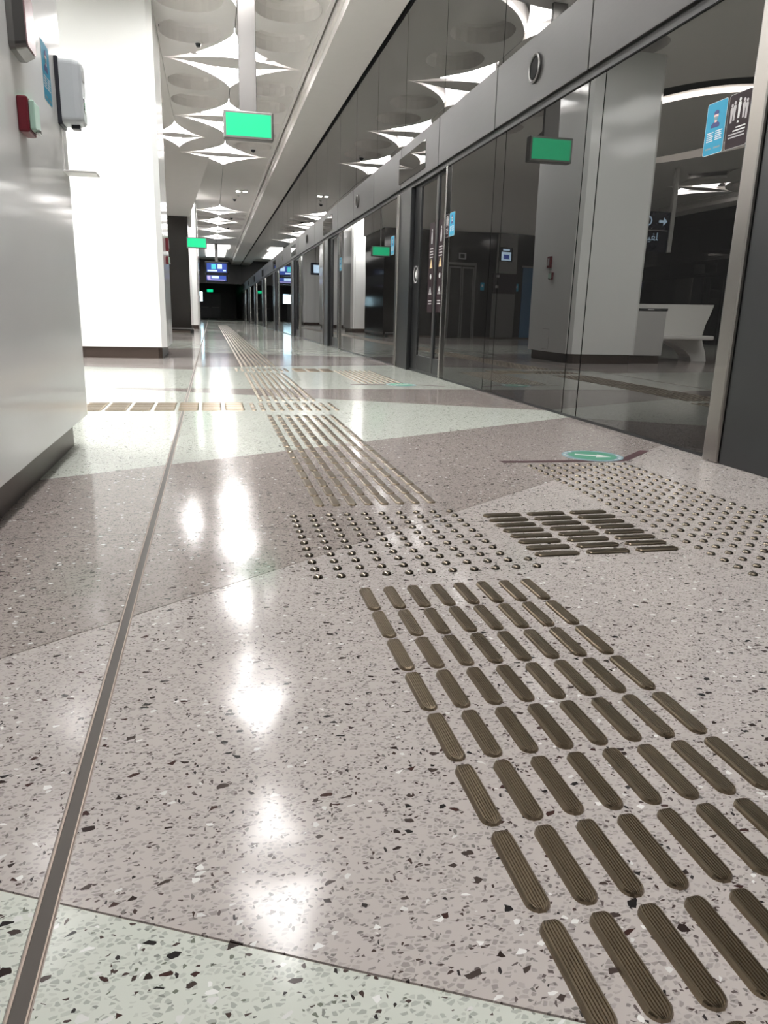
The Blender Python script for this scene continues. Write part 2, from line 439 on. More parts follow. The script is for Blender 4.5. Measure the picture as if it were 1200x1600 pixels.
strip('block of lengthwise bronze bars where the crosswise gold strip meets the long guide strip',
      [(0.27 + 0.064 * i, 5.28 + 0.15 * j) for j in range(3) for i in range(10)], ME_BAR, 'tactile_guide_strip', 'tactile_bar')
strip('crosswise gold strip of bronze bars passing behind the near white column',
      [(0.21 - 0.155 * i, 5.17 + 0.058 * j) for i in range(22) for j in range(8)], ME_BAR, 'tactile_guide_strip', 'tactile_bar', rz=math.pi / 2 * -1)
strip('guide strip of bronze bars just beyond the crosswise gold strip, pale in reflection',
      [(0.352 + 0.058 * i, 5.87 + 0.151 * j) for j in range(18) for i in range(8)], ME_BAR, 'tactile_guide_strip', 'tactile_bar')
strip('block of lengthwise bronze bars in the second, farther crossing of the guide strip',
      [(0.27 + 0.064 * i, 8.84 + 0.15 * j) for j in range(3) for i in range(10)], ME_BAR, 'tactile_guide_strip', 'tactile_bar')
strip('short gold block of crosswise bars leading from the far crossing to the second screen door',
      [(0.93 + 0.160 * i, 8.72 + 0.058 * j) for i in range(3) for j in range(8)], ME_BAR, 'tactile_guide_strip', 'tactile_bar', rz=math.pi / 2)
strip('far field of bronze studs on the floor in front of the second screen door',
      [(1.42 + 0.06 * i, 7.25 + 0.0595 * j) for j in range(28) for i in range(8)], ME_STUD, 'tactile_stud_field', 'tactile_stud')
strip('farthest guide strip of bronze bars receding to the dark end of the platform',
      [(0.352 + 0.058 * i, 9.60 + 0.151 * j) for j in range(190) for i in range(8)], ME_BAR, 'tactile_guide_strip', 'tactile_bar', stuff=True)

# ------------------------------------------------------------------ floor tape and sticker
def floor_sticker(loc, rz, label):
    t = empty('floor_sticker', loc, label, 'sticker', 'round queueing stickers on the floor'); t.rotation_euler = (0, 0, rz)
    MB().prism(ell(0, 0, 0.150, 0.150, 40), 0.0, 0.0012).build('rim', 'lightblue', t)
    MB().prism(ell(0, 0, 0.118, 0.118, 40), 0.0012, 0.0018).build('disc', 'green', t)
    MB().prism([(-0.085, -0.012), (0.02, -0.012), (0.02, -0.042), (0.09, 0.0), (0.02, 0.042), (0.02, 0.012), (-0.085, 0.012)], 0.0018, 0.0024).build('arrow', 'print_white', t)
    for a in (150, 170, 190, 210, -30, -10, 10, 30):
        c = (0.134 * math.cos(math.radians(a)), 0.134 * math.sin(math.radians(a)))
        MB().prism(ell(c[0], c[1], 0.008, 0.008, 8), 0.0012, 0.0018).build('letter', 'print_white', t)
floor_sticker((1.835, 3.325, 0.0002), math.radians(-32), 'round green floor sticker with a white arrow, by the maroon tape')
floor_sticker((1.80, 7.12, 0.0002), math.radians(200), 'small far round green floor sticker by the second screen door')
def tape(pts, w, label):
    t = empty('floor_tape', (pts[0][0], pts[0][1], 0.0002), label, 'tape', 'maroon tape lines on the floor')
    for p, q in zip(pts, pts[1:]):
        d = Vector((q[0] - p[0], q[1] - p[1])); n = Vector((-d.y, d.x)).normalized() * w / 2
        o = pts[0]
        MB().prism([(p[0] - n.x - o[0], p[1] - n.y - o[1]), (q[0] - n.x - o[0], q[1] - n.y - o[1]), (q[0] + n.x - o[0], q[1] + n.y - o[1]), (p[0] + n.x - o[0], p[1] + n.y - o[1])][::1], 0, 0.001).build('tape_strip', 'tape', t)
tape([(1.31, 3.215), (1.93, 3.195), (2.20, 3.445)], 0.045, 'bent maroon tape line on the floor beside the nearest stud field')
tape([(1.30, 7.15), (1.95, 7.13), (2.20, 6.98)], 0.045, 'thin maroon tape line on the floor near the second screen door')

# ================================================================== PLATFORM SCREEN (right) and its twin (far left)
PITCH_Y = 6.65
HZ0, HZ1, GT, ZT = 2.18, 2.645, 2.13, 4.18
SEAM0, SEAMP = 4.82, 1.63
def screen_wall(name, label, face):
    """face: local x points from the platform into the wall, built for the right wall and turned for the other"""
    w = empty(name, (XW if face == 'right' else XO, 0 if face == 'right' else 0, 0), label, 'wall', kind='structure')
    if face == 'left': w.scale = (-1, 1, 1)
    g = 0.013
    # kerb, gap cover, black strip under the header, black gap at the ceiling
    MB().box(0.012, 0.05, Y0, Y1, -0.02, 0.03).build('kerb', 'darksteel', w)
    MB().box(0.06, 0.10, Y0, Y1, -0.02, ZT + 0.3).build('backing', 'black', w)
    MB().box(-0.012, 0.06, Y0, Y1, GT, HZ0).build('door_track', 'black', w)
    MB().box(0.0, 0.06, Y0, Y1, ZT - 0.012, ZT + 0.3).build('shadow_gap', 'black', w)
    y = SEAM0 - SEAMP * 8
    while y < 64:
        MB().bbox(-0.035, 0.05, y + g / 2, y + SEAMP - g / 2, HZ0, HZ1, 0.004).build('header_panel', 'header', w)
        MB().box(0.0, 0.02, y + g / 2 - 0.02, y + SEAMP - g / 2 - 0.02, HZ1, ZT - 0.014).build('upper_glass_pane', 'glass', w)
        y += SEAMP
    for k in range(-1, 9):
        yp = 3.19 + PITCH_Y * k
        # fixed glass between this pillar and the next door
        cuts = [yp + 0.0, yp + 1.44, yp + 1.65, yp + 3.06, yp + 3.29, yp + PITCH_Y - 2.05]
        if k == 1: cuts = [yp, yp + 1.63, yp + 1.75, yp + 3.06, yp + PITCH_Y - 2.05]
        for a, b in zip(cuts, cuts[1:]):
            MB().box(0.0, 0.02, a + g / 2, b - g / 2, 0.02, GT).build('glass_pane', 'glass', w)
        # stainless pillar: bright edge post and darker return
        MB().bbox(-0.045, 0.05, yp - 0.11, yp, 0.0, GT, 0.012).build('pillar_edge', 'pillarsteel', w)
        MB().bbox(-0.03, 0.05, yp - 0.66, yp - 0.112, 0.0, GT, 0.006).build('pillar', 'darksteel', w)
        MB().bbox(-0.03, 0.05, yp - 2.07, yp - 2.035, 0.0, GT, 0.008).build('mullion', 'chrome', w)
        # glass display band over the door
        MB().bbox(-0.040, -0.030, yp - 1.26, yp - 0.05, HZ0 + 0.06, HZ1 - 0.11, 0.003).build('display_band', 'glass', w)
    return w
wall_r = screen_wall('wall_right', 'dark mirror glass platform screen with a brushed steel header', 'right')
wall_l = screen_wall('wall_left', 'far platform screen seen only in the reflections of the glass', 'left')

def speaker(yk, label):
    t = empty('wall_speaker', (0, 0, 0), label, 'speaker', 'round speakers in the steel header'); frame(t, (XW - 0.0365, yk, 2.42), '-x')
    m = MB(); n = 28
    prof = [(0.100, 0.0), (0.100, 0.012), (0.088, 0.018), (0.078, 0.012), (0.078, 0.004)]
    v = [(r * math.cos(2 * math.pi * i / n), r * math.sin(2 * math.pi * i / n), z) for r, z in prof for i in range(n)]
    f = [(j * n + i, j * n + (i + 1) % n, (j + 1) * n + (i + 1) % n, (j + 1) * n + i) for j in range(4) for i in range(n)]
    m.add(v, f).build('ring', 'steel', t)
    MB().cyl((0, 0), 0.080, 0.06, 0.002, 0.011, 28).build('grille', 'plastic_grille', t)
for i, (yk, l) in enumerate([(5.66, 'large round speaker set in the steel header, right of the photo'), (12.6, 'second round speaker in the steel header, over the glass past the open doors'),
                             (19.2, 'third, small round speaker far along the steel header'), (25.9, 'fourth, tiny round speaker far along the steel header')]):
    speaker(yk, l)

# ------------------------------------------------------------------ screen doors
def screen_door(idx, yp, x, label, flip=False, icons=False):
    t = empty('door_%d' % idx, (x, yp, 0), label, 'door', kind='structure')
    if flip: t.scale = (-1, 1, 1)
    for a, b, stile_a, stile_b in ((-1.60, -0.685, 0.03, 0.26), (-2.03, -1.62, 0.03, 0.03)):
        lf = MB().box(0.034, 0.05, a + stile_a, b - stile_b, 0.20, GT - 0.03).build('door_leaf', 'glass', t)
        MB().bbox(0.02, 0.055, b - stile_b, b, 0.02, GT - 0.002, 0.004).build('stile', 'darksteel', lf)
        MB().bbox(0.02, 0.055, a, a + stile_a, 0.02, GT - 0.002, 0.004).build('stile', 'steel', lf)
        MB().bbox(0.022, 0.053, a + stile_a, b - stile_b, 0.02, 0.20, 0.004).build('kick_rail', 'darksteel', lf)
        MB().bbox(0.022, 0.053, a + stile_a, b - stile_b, GT - 0.03, GT - 0.002, 0.004).build('top_rail', 'darksteel', lf)
    MB().box(0.056, 0.0595, -2.03, -0.66, 0.0, GT).build('door_recess', 'black', t)
    return t
doorn = 0
for k in range(0, 8):
    yp = 3.19 + PITCH_Y * k; doorn += 1
    screen_door(doorn, yp, XW, 'sliding glass platform screen door, %s of the row along the right wall' % (ORD[k] + ' from the camera'))
for k in (1, 2, 3, 4):
    doorn += 1
    screen_door(doorn, 3.19 + PITCH_Y * k, XO, 'sliding glass door of the far platform screen, %s seen in reflection' % ORD[k - 1], flip=True)

# ================================================================== CEILING
ceiling = empty('ceiling', (0, 0, ZC), 'white sculpted ceiling of scooped plaster petals over the platform', 'ceiling', kind='structure')
STAR_A, STAR_B, STAR_P = 1.08, 1.38, 0.72
def qcurve(cx, cyy, a, b, sx, sy_, n=14, p=STAR_P):
    """quarter of a star outline from its side tip to its y tip"""
    out = []
    for i in range(n + 1):
        t = math.pi / 2 * i / n
        out.append((cx + sx * a * math.cos(t) ** (2 / p), cyy + sy_ * b * math.sin(t) ** (2 / p)))
    return out
def star_poly(cx, cyy, a, b, p=STAR_P, n=14):
    q1 = qcurve(cx, cyy, a, b, 1, 1, n, p); q2 = qcurve(cx, cyy, a, b, -1, 1, n, p)[::-1]; q3 = qcurve(cx, cyy, a, b, -1, -1, n, p); q4 = qcurve(cx, cyy, a, b, 1, -1, n, p)[::-1]
    return q1[:-1] + q2[:-1] + q3[:-1] + q4[:-1]
def dedup(p):
    out = []
    for q in p:
        if not out or math.hypot(q[0] - out[-1][0], q[1] - out[-1][1]) > 2e-3: out.append(q)
    if math.hypot(out[0][0] - out[-1][0], out[0][1] - out[-1][1]) < 2e-3: out.pop()
    return out
def inside(p, poly):
    r = False; n = len(poly)
    for i in range(n):
        a, b = poly[i], poly[(i + 1) % n]
        if (a[1] > p[1]) != (b[1] > p[1]) and p[0] < (b[0] - a[0]) * (p[1] - a[1]) / (b[1] - a[1]) + a[0]: r = not r
    return r
def relief(name, outer, holes, z0, rim, depth, mat, parent, rounded=True):
    """a ceiling panel (underside at z0, rim upwards) with scooped dishes"""
    loops = [outer] + holes
    vs2, es = [], []
    for lp in loops:
        o = len(vs2); vs2 += [Vector(p) for p in lp]; es += [(o + i, o + (i + 1) % len(lp)) for i in range(len(lp))]
    rv, re_, rf, ov, oe, of = delaunay_2d_cdt(vs2, es, [], 0, 1e-5)
    def keep(f):
        c = (sum(rv[i].x for i in f) / len(f), sum(rv[i].y for i in f) / len(f))
        return inside(c, outer) and not any(inside(c, h) for h in holes)
    rf = [f for f in rf if keep(f)]
    m = MB()
    m.add([(v.x, v.y, z0) for v in rv], [(tuple(f)[::-1] if area([rv[i] for i in f]) > 0 else tuple(f)) for f in rf])
    n = len(outer)
    m.add([(p[0], p[1], z0) for p in outer] + [(p[0], p[1], z0 + rim) for p in outer], [(i, (i + 1) % n, n + (i + 1) % n, n + i) for i in range(n)])
    for h in holes:
        n = len(h); cx = sum(p[0] for p in h) / n; cyy = sum(p[1] for p in h) / n
        rings = [(1.0, 0.0), (0.99, depth * 0.62), (0.95, depth * 0.88), (0.86, depth)]
        v = [(cx + (p[0] - cx) * s, cyy + (p[1] - cyy) * s, z0 + dz) for s, dz in rings for p in h]
        f = [(j * n + i, (j + 1) * n + i, (j + 1) * n + (i + 1) % n, j * n + (i + 1) % n) for j in range(3) for i in range(n)]
        f.append(tuple(range(3 * n, 4 * n))[::-1])
        m.add(v, f)
    return m.build(name, mat, parent)
XE = 1.57                                    # right edge of the petal ceiling
STAR_Y0, STAR_P_Y = 13.2, 3.6
skip = {3, 4}                                # bays without a star

def lit(k): return k not in skip and -4 <= k <= 8
half_gap = 0.006
def mapx(x, mirror): return 2 * XC - x if mirror else x
def petal(k, col, mirror=False):
    """petal between star k and star k+1; col 0: x .45..1.57, col 1: -.6...45, col 2: -1.65..-.6"""
    ya, yb = STAR_Y0 + STAR_P_Y * k, STAR_Y0 + STAR_P_Y * (k + 1); ym = (ya + yb) / 2
    sx = 0.45
    if col in (0, 1):
        s = 1 if col == 0 else -1
        xe = XE if col == 0 else -0.60
        g = half_gap * s
        poly = []
        # from the outer edge along star k to its far apex, up the slit, along star k+1 back out
        if lit(k): poly += [(xe, ya)] + qcurve(sx, ya, STAR_A, STAR_B, s, 1)[:-1] + [(sx + g, ya + STAR_B)]
        else: poly += [(xe, ya), (sx + g, ya)]
        if lit(k + 1): poly += [(sx + g, yb - STAR_B)] + qcurve(sx, yb, STAR_A, STAR_B, s, -1)[::-1][1:] + [(xe, yb)]
        else: poly += [(sx + g, yb), (xe, yb)]
        # back along the outer edge with its pocket
        big = col == 1 and k == 1
        pa, pb = (0.62, 1.30) if big else (0.34, 0.62)
        if big:
            q = qcurve(xe, ym, pa, pb, -s, 1)[::-1]      # apex at ym+pb to tip
            q2 = qcurve(xe, ym, pa, pb, -s, -1)
            poly += q + q2[1:]
        poly = dedup(poly)
        cxm = (sx + xe) / 2 + 0.05 * s
        big_h = [] if (k in (3, 4) or k < -3 or k > 6) else [ell(cxm + 0.03 * s, ym - 0.60, 0.43, 0.47, 26, 2.2), ell(cxm + 0.03 * s, ym + 0.60, 0.43, 0.47, 26, 2.2)]
        if col == 1 and big: big_h = []
        if not (lit(k) and lit(k + 1)): big_h = []
    else:
        poly = [(-0.60 - half_gap, ya), (-0.60 - half_gap, yb), (-1.65, yb), (-1.65, ya)]
        if k == 1:
            q = qcurve(-0.60, ym, 0.62, 1.30, -1, -1)[::-1]; q2 = qcurve(-0.60, ym, 0.62, 1.30, -1, 1)
            poly = [(-0.60 - half_gap, ya)] + q + q2[1:] + [(-0.60 - half_gap, yb), (-1.65, yb), (-1.65, ya)]
        poly = dedup(poly); big_h = [ell(-1.13, ym - 0.72, 0.40, 0.5, 26, 2.4), ell(-1.13, ym + 0.72, 0.40, 0.5, 26, 2.4)] if k != 1 else []
    if mirror:
        poly = [(2 * XC - x, y) for x, y in poly]; big_h = [[(2 * XC - x, y) for x, y in h] for h in big_h]
    if area(poly) < 0: poly = poly[::-1]
    big_h = [h if area(h) > 0 else h[::-1] for h in big_h]
    return relief('ceiling_petal', poly, big_h, 0.0, 0.07, 0.22, 'ceiling', ceiling)
for k in range(-6, 13):
    for c in (0, 1, 2): petal(k, c)
for k in range(-2, 5):
    for c in (0, 1, 2): petal(k, c, True)
for k in range(-3, 9):
    ya = STAR_Y0 + STAR_P_Y * k + (STAR_B if lit(k) else 0); yb = STAR_Y0 + STAR_P_Y * (k + 1) - (STAR_B if lit(k + 1) else 0)
    MB().box(0.42, 0.48, ya - 0.02, yb + 0.02, 0.05, 0.12).build('slit_shade', 'black', ceiling)  # black strip standing in for the shade inside the slit
MB().box(-0.63, -0.57, -2.0, 17.32, 0.05, 0.12).build('slit_shade', 'black', ceiling)
MB().box(-0.63, -0.57, 19.88, 40.0, 0.05, 0.12).build('slit_shade', 'black', ceiling)
YE = STAR_Y0 + STAR_P_Y * 13                 # end of the petal ceiling
YS = STAR_Y0 + STAR_P_Y * -6
for a, b in ((-1.65, XE + 0.02), (2 * XC - XE - 0.02, 2 * XC + 1.65)):
    MB().box(a, b, Y0 - 0.1, Y1, 0.24, 0.30).build('ceiling_backing', 'ceiling', ceiling)
for s in (0, 1):
    f = (lambda x: 2 * XC - x) if s else (lambda x: x)
    def rb(name, x0, x1, z0, z1, mat):
        a, b = sorted((f(x0), f(x1))); MB().box(a, b, Y0 - 0.1, Y1, z0 - ZC, z1 - ZC).build(name, mat, ceiling)
    rb('cornice_rail', XE, XE + 0.05, 4.37, 4.50, 'ceiling')
    rb('cornice_groove', XE + 0.05, XE + 0.085, 4.44, 4.50, 'plinth')
    rb('cornice_step', XE + 0.085, XE + 0.13, 4.30, 4.50, 'ceiling')
    rb('soffit_band', XE + 0.13, XW - 0.035, ZT + 0.01, 4.50, 'ceiling')
# plaster joint lines across the soffit band are real gaps filled dark
# the middle of the platform: flat ceiling with a dark oval trough, a floating disc and an LED strip
OC = (XC, 14.9)
mid_x0, mid_x1 = 2 * XC + 1.65, -1.65
relief('flat_ceiling', [(mid_x0, Y0), (mid_x1, Y0), (mid_x1, 23.4), (mid_x0, 23.4)], [ell(OC[0], OC[1], 2.35, 3.75, 64)], 0.0, 0.07, 0.45, 'ceiling', ceiling)
def tube_loop(pts, rx, rz, name, mat, parent):
    n = len(pts); m = MB(); v = []
    for i, p in enumerate(pts):
        a = Vector(pts[(i - 1) % n]); b = Vector(pts[(i + 1) % n]); d = (b - a).normalized(); nrm = Vector((d.y, -d.x))
        for dx, dz in ((-rx, -rz), (rx, -rz), (rx, rz), (-rx, rz)): v.append((p[0] + nrm.x * dx, p[1] + nrm.y * dx, dz))
    f = [(4 * i + j, 4 * ((i + 1) % n) + j, 4 * ((i + 1) % n) + (j + 1) % 4, 4 * i + (j + 1) % 4) for i in range(n) for j in range(4)]
    return m.add(v, f).build(name, mat, parent)
ring = MB()
outer = ell(OC[0], OC[1], 2.3, 3.70, 64)
ring.prism(outer, 0.28, 0.32).build('trough_lid', 'black', ceiling)
disc = empty('ceiling_disc', (0, 0, ZC), 'floating oval ceiling disc edged by a glowing strip, seen in the glass', 'ceiling light')
MB().prism(ell(OC[0], OC[1], 1.60, 3.0, 64), -0.02, 0.10).build('disc', 'ceiling', disc)
o = tube_loop(ell(OC[0], OC[1], 1.625, 3.025, 64), 0.02, 0.026, 'light_strip', 'cove', disc); o.location.z = 0.02
MB().prism(ell(OC[0], OC[1], 0.3, 0.6, 24), 0.10, 0.28).build('stem', 'black', disc)
relief('flat_ceiling', [(mid_x0, 23.4), (mid_x1, 23.4), (mid_x1, Y1), (mid_x0, Y1)], [], 0.0, 0.07, 0.1, 'ceiling', ceiling)
MB().box(XO - 0.3, XW + 0.3, Y0 - 0.3, Y1 + 0.3, 0.36, 0.5).build('roof_slab', 'ceiling', ceiling)

# curved bulkhead that sweeps down from the ceiling to the lift core
def bulkhead():
    t = empty('bulkhead', (0, 20.5, 3.3), 'smooth white curved ceiling sweep down to the top of the dark lift core', 'bulkhead', kind='structure')
    n = 14; v = []; rows = []
    for i in range(n + 1):
        s = i / n
        y = 20.7 + 3.35 * s - 20.5
        z = (ZC - 0.005) - 1.07 * (1 - math.cos(s * math.pi / 2)) - 3.3
        xr = 0.10 - 0.62 * s ** 1.5
        rows.append((xr, y, z))
    m = MB()
    for xr, y, z in rows: v += [(xr, y, z), (-8.2, y, z), (xr, y, ZC - 3.3 + 0.02)]
    f = []
    for i in range(n):
        a, b = 3 * i, 3 * (i + 1)
        f += [(a + 1, a, b, b + 1), (a, a + 2, b + 2, b)]
    f.append((3 * n, 3 * n + 2, 3 * n + 1))
    m.add(v, f).build('sweep', 'ceiling', t)
    MB().box(-8.2, -0.52, 3.55, 6.6, 0.02, 1.12).build('beam', 'ceiling', t)
bulkhead()

# ------------------------------------------------------------------ star lights
def lens_poly(cx, cyy, a, b, n=18):
    top = [(cx + a * (1 - 2 * i / n), cyy + b * math.cos(math.pi / 2 * (1 - 2 * i / n)) ** 1.6) for i in range(n + 1)]
    bot = [(cx - a * (1 - 2 * i / n), cyy - b * math.cos(math.pi / 2 * (1 - 2 * i / n)) ** 1.6) for i in range(n + 1)]
    return dedup(top + bot)
def star_light(x, y, a, b, label):
    t = empty('ceiling_light', (x, y, ZC), label, 'ceiling light', 'star shaped recessed ceiling lights')
    MB().prism(star_poly(0, 0, a * 0.48, b * 0.93, 0.85), 0.098, 0.102).build('diffuser', 'lamp', t)
    MB().prism(star_poly(0, 0, a * 0.50, b * 0.955, 0.85), 0.1025, 0.135).build('light_block', 'ceiling', t)  # added plate that keeps the diffuser's light off the star tips
    q = dedup(star_poly(0, 0, a, b)); n = len(q)
    MB().add([(p[0], p[1], 0.071) for p in q] + [(p[0] * 0.9, p[1] * 0.9, 0.145) for p in q] , [(i, n + i, n + (i + 1) % n, (i + 1) % n) for i in range(n)]).build('recess', 'ceiling', t)
    MB().prism(lens_poly(0, 0.0, a * 0.95, b * 0.19), 0.0, 0.04).build('lens_fin', 'ceiling', t)
    MB().box(-0.012, 0.012, -0.012, 0.012, 0.05, 0.10).build('hanger', 'ceiling', t)
names = {}
cnt = 0
for k in range(-4, 9):
    if not lit(k): continue
    y = STAR_Y0 + STAR_P_Y * k
    if k < -1: lab = 'star shaped ceiling light out of frame, %s back from the top edge of the photo' % ORD[-k - 2]
    elif k == -1: lab = 'star shaped ceiling light cut by the top edge above the hanging green sign'
    else:
        lab = 'bright star shaped ceiling light over the aisle, %s counting away from the green sign' % ORD[cnt]; cnt += 1
    star_light(0.45, y, STAR_A, STAR_B, lab)
star_light(-0.60, 18.6, 0.62, 1.30, 'small star shaped ceiling light left of the aisle row, beside the white column')
for i, k in enumerate(range(-1, 5)):
    star_light(2 * XC - 0.45, STAR_Y0 + STAR_P_Y * k, STAR_A, STAR_B, 'star shaped light of the far aisle, %s of that row, seen only in the glass' % ORD[i])

for i, (x, y) in enumerate(((-2.9, 5.6), (-2.9, 8.2), (-4.4, 5.6), (-4.4, 8.2))):  # panels added out of view to brighten the second column's front
    t = empty('added_light_panel', (x, y, ZC), 'added unseen ceiling light panel brightening the second column, %s of four' % ORD[i], 'ceiling light', 'added light panels out of view')
    MB().bbox(-0.48, 0.48, -0.88, 0.88, -0.03, 0.0, 0.008).build('frame', 'offwhite', t)
    MB().box(-0.44, 0.44, -0.84, 0.84, -0.036, -0.03).build('diffuser', 'column_fill', t)
t = empty('added_light_panel', (-1.05, 27.95, ZC), 'added strong light panel brightening the far bench between the lift core and the column', 'ceiling light')  # extra panel, added to light up the far bench and column
MB().bbox(-0.60, 0.60, -0.42, 0.42, -0.03, 0.0, 0.008).build('frame', 'offwhite', t)
MB().box(-0.56, 0.56, -0.38, 0.38, -0.036, -0.03).build('diffuser', 'bench_fill', t)
# bright vault panels far along the aisle
t = empty('ceiling_vault_light', (0.45, 46.6, ZC), 'wide glowing white vault panel above the far hanging display', 'ceiling light', 'glowing vault panels')
MB().bbox(-0.78, 0.78, 0, 2.6, -0.05, -0.01, 0.01).build('diffuser', 'vault', t)
t = empty('ceiling_vault_light', (0.45, 50.2, ZC), 'narrower glowing white vault panel just beyond the wide one', 'ceiling light', 'glowing vault panels')
MB().bbox(-0.62, 0.62, 0, 6.0, -0.05, -0.01, 0.01).build('diffuser', 'vault', t)

# ------------------------------------------------------------------ small ceiling fittings
def detector(x, y, label, dark=False):
    t = empty('smoke_detector', (x, y, ZC), label, 'detector', 'small ceiling detectors')
    MB().cyl((0, 0), 0.055, 0.055, -0.02, 0.0, 16).build('base', 'offwhite', t)
    MB().cyl((0, 0), 0.030, 0.045, -0.06, -0.02, 16).build('head', 'darksteel' if dark else 'offwhite', t)
detector(-0.05, 12.4, 'small round smoke detector on the petal ceiling left of the sign post', True)
detector(1.02, 26.9, 'tiny smoke detector beside the twin downlights')
def dome(x, y, label, post=0.0):
    t = empty('security_camera', (x, y, ZC), label, 'camera', 'dome cameras on the ceiling')
    MB().cyl((0, 0), 0.07, 0.075, -0.05, 0.0, 18).build('base', 'offwhite', t)
    m = MB(); n = 16
    rings = [(0.055, -0.05), (0.05, -0.08), (0.03, -0.1), (0.008, -0.107)]
    v = [(r * math.cos(2 * math.pi * i / n), r * math.sin(2 * math.pi * i / n), z) for r, z in rings for i in range(n)]
    f = [(j * n + i, (j + 1) * n + i, (j + 1) * n + (i + 1) % n, j * n + (i + 1) % n) for j in range(3) for i in range(n)] + [tuple(range(3 * n, 4 * n))]
    m.add(v, f).build('dome', 'plastic_dark', t, smooth=True)
dome(1.10, 19.3, 'dome camera on the ceiling below the hanging green sign')
dome(0.92, 27.6, 'dark dome camera beside the twin downlights')
dome(0.95, 33.0, 'far dark dome camera right of the small stars')
dome(0.90, 36.8, 'farthest dome camera right of the small stars')
for dx, lab in ((0.0, 'square downlight, left of the pair'), (0.22, 'square downlight, right of the pair')):
    t = empty('downlight', (0.98 + dx, 25.9, ZC), lab + ' lit far along the aisle ceiling', 'downlight', 'twin downlights')
    MB().bbox(-0.085, 0.085, -0.11, 0.11, -0.03, 0.0, 0.008).build('housing', 'offwhite', t)
    MB().box(-0.06, 0.06, -0.085, 0.085, -0.038, -0.03).build('lens', 'downlight', t)

# ================================================================== COLUMNS
def column(y0, y1, x0, x1, label, cat='column', access=None):
    t = empty('column', ((x0 + x1) / 2, (y0 + y1) / 2, 0), label, cat, 'white clad columns along the aisle')
    hx, hy, c = (x1 - x0) / 2, (y1 - y0) / 2, 0.07
    oct_ = lambda hx, hy, c: [(hx - c, -hy), (hx, -hy + c), (hx, hy - c), (hx - c, hy), (-hx + c, hy), (-hx, hy - c), (-hx, -hy + c), (-hx + c, -hy)]
    MB().prism(oct_(hx, hy, c), 0.15, ZC - 0.002).build('cladding', 'white', t)
    MB().prism(oct_(hx - 0.07, hy - 0.03, 0.05), 0.0, 0.15).build('plinth', 'plinth', t)
    if access:
        ay, az0, az1 = access
        o = MB().box(hx - 0.002, hx + 0.0025, ay - (y0 + y1) / 2 - 0.12, ay - (y0 + y1) / 2 + 0.12, az0, az1).build('access_panel', 'white', t)
        MB().box(hx - 0.002, hx + 0.001, ay - (y0 + y1) / 2 - 0.124, ay - (y0 + y1) / 2 + 0.124, az0 - 0.004, az1 + 0.004).build('access_gap', 'darksteel', t)
    return t
CX0, CX1 = -1.78, -0.60
column(2.0, 3.90, CX0, CX1, 'nearest glossy white column at the left edge, with a hand sanitizer')
column(10.85, 12.50, CX0, CX1, 'bright white column behind the nearest one, on a bronze plinth', access=(11.70, 0.19, 0.51))
column(28.6, 30.4, CX0 + 0.22, CX1 + 0.22, 'narrow looking white column beyond the dark lift core')
column(37.2, 38.9, CX0, CX1, 'farther white column behind the one next to the lift core')
column(45.8, 47.5, CX0, CX1, 'farthest white column towards the end of the platform')
for i, y in enumerate((2.2, 10.85, 28.6)):
    column(y, y + 1.65, 2 * XC - CX1, 2 * XC - CX0, '%s white column of the far aisle, seen only in reflection' % ORD[i])

# ------------------------------------------------------------------ fittings on the two near columns
def dispenser():
    t = empty('hand_sanitizer_dispenser', (0, 0, 0), 'grey hand sanitizer dispenser with a black back plate on the nearest column', 'dispenser')
    frame(t, (CX1, 3.715, 1.53), '+x')
    MB().bbox(-0.062, 0.062, -0.135, 0.125, 0.0, 0.016, 0.004).build('back_plate', 'plastic_dark', t)
    cv = MB()
    prof = rrect(-0.058, 0.058, -0.125, 0.120, 0.02, 4); n = len(prof)
    rings = [(1.0, 0.016), (1.0, 0.070), (0.93, 0.092), (0.80, 0.102)]
    v = [(p[0] * s, p[1] * (0.5 + 0.5 * s), z) for s, z in rings for p in prof]
    f = [(j * n + i, j * n + (i + 1) % n, (j + 1) * n + (i + 1) % n, (j + 1) * n + i) for j in range(3) for i in range(n)] + [tuple(range(3 * n, 4 * n))]
    cover = cv.add(v, f).build('cover', 'plastic_grey', t)
    MB().bbox(-0.02, 0.02, 0.045, 0.085, 0.098, 0.106, 0.003).build('window', 'print_white', cover)
    MB().bbox(-0.018, 0.018, -0.07, -0.015, 0.098, 0.105, 0.003).build('button', 'chrome', cover)
    MB().bbox(-0.02, 0.02, -0.140, -0.122, 0.045, 0.080, 0.004).build('nozzle', 'plastic_dark', t)
    MB().box(-0.012, 0.012, -0.31, -0.125, 0.0, 0.003).build('tray_bracket', 'offwhite', t)
    MB().bbox(-0.035, 0.075, -0.315, -0.307, 0.0, 0.135, 0.002).build('drip_tray', 'offwhite', t)
dispenser()

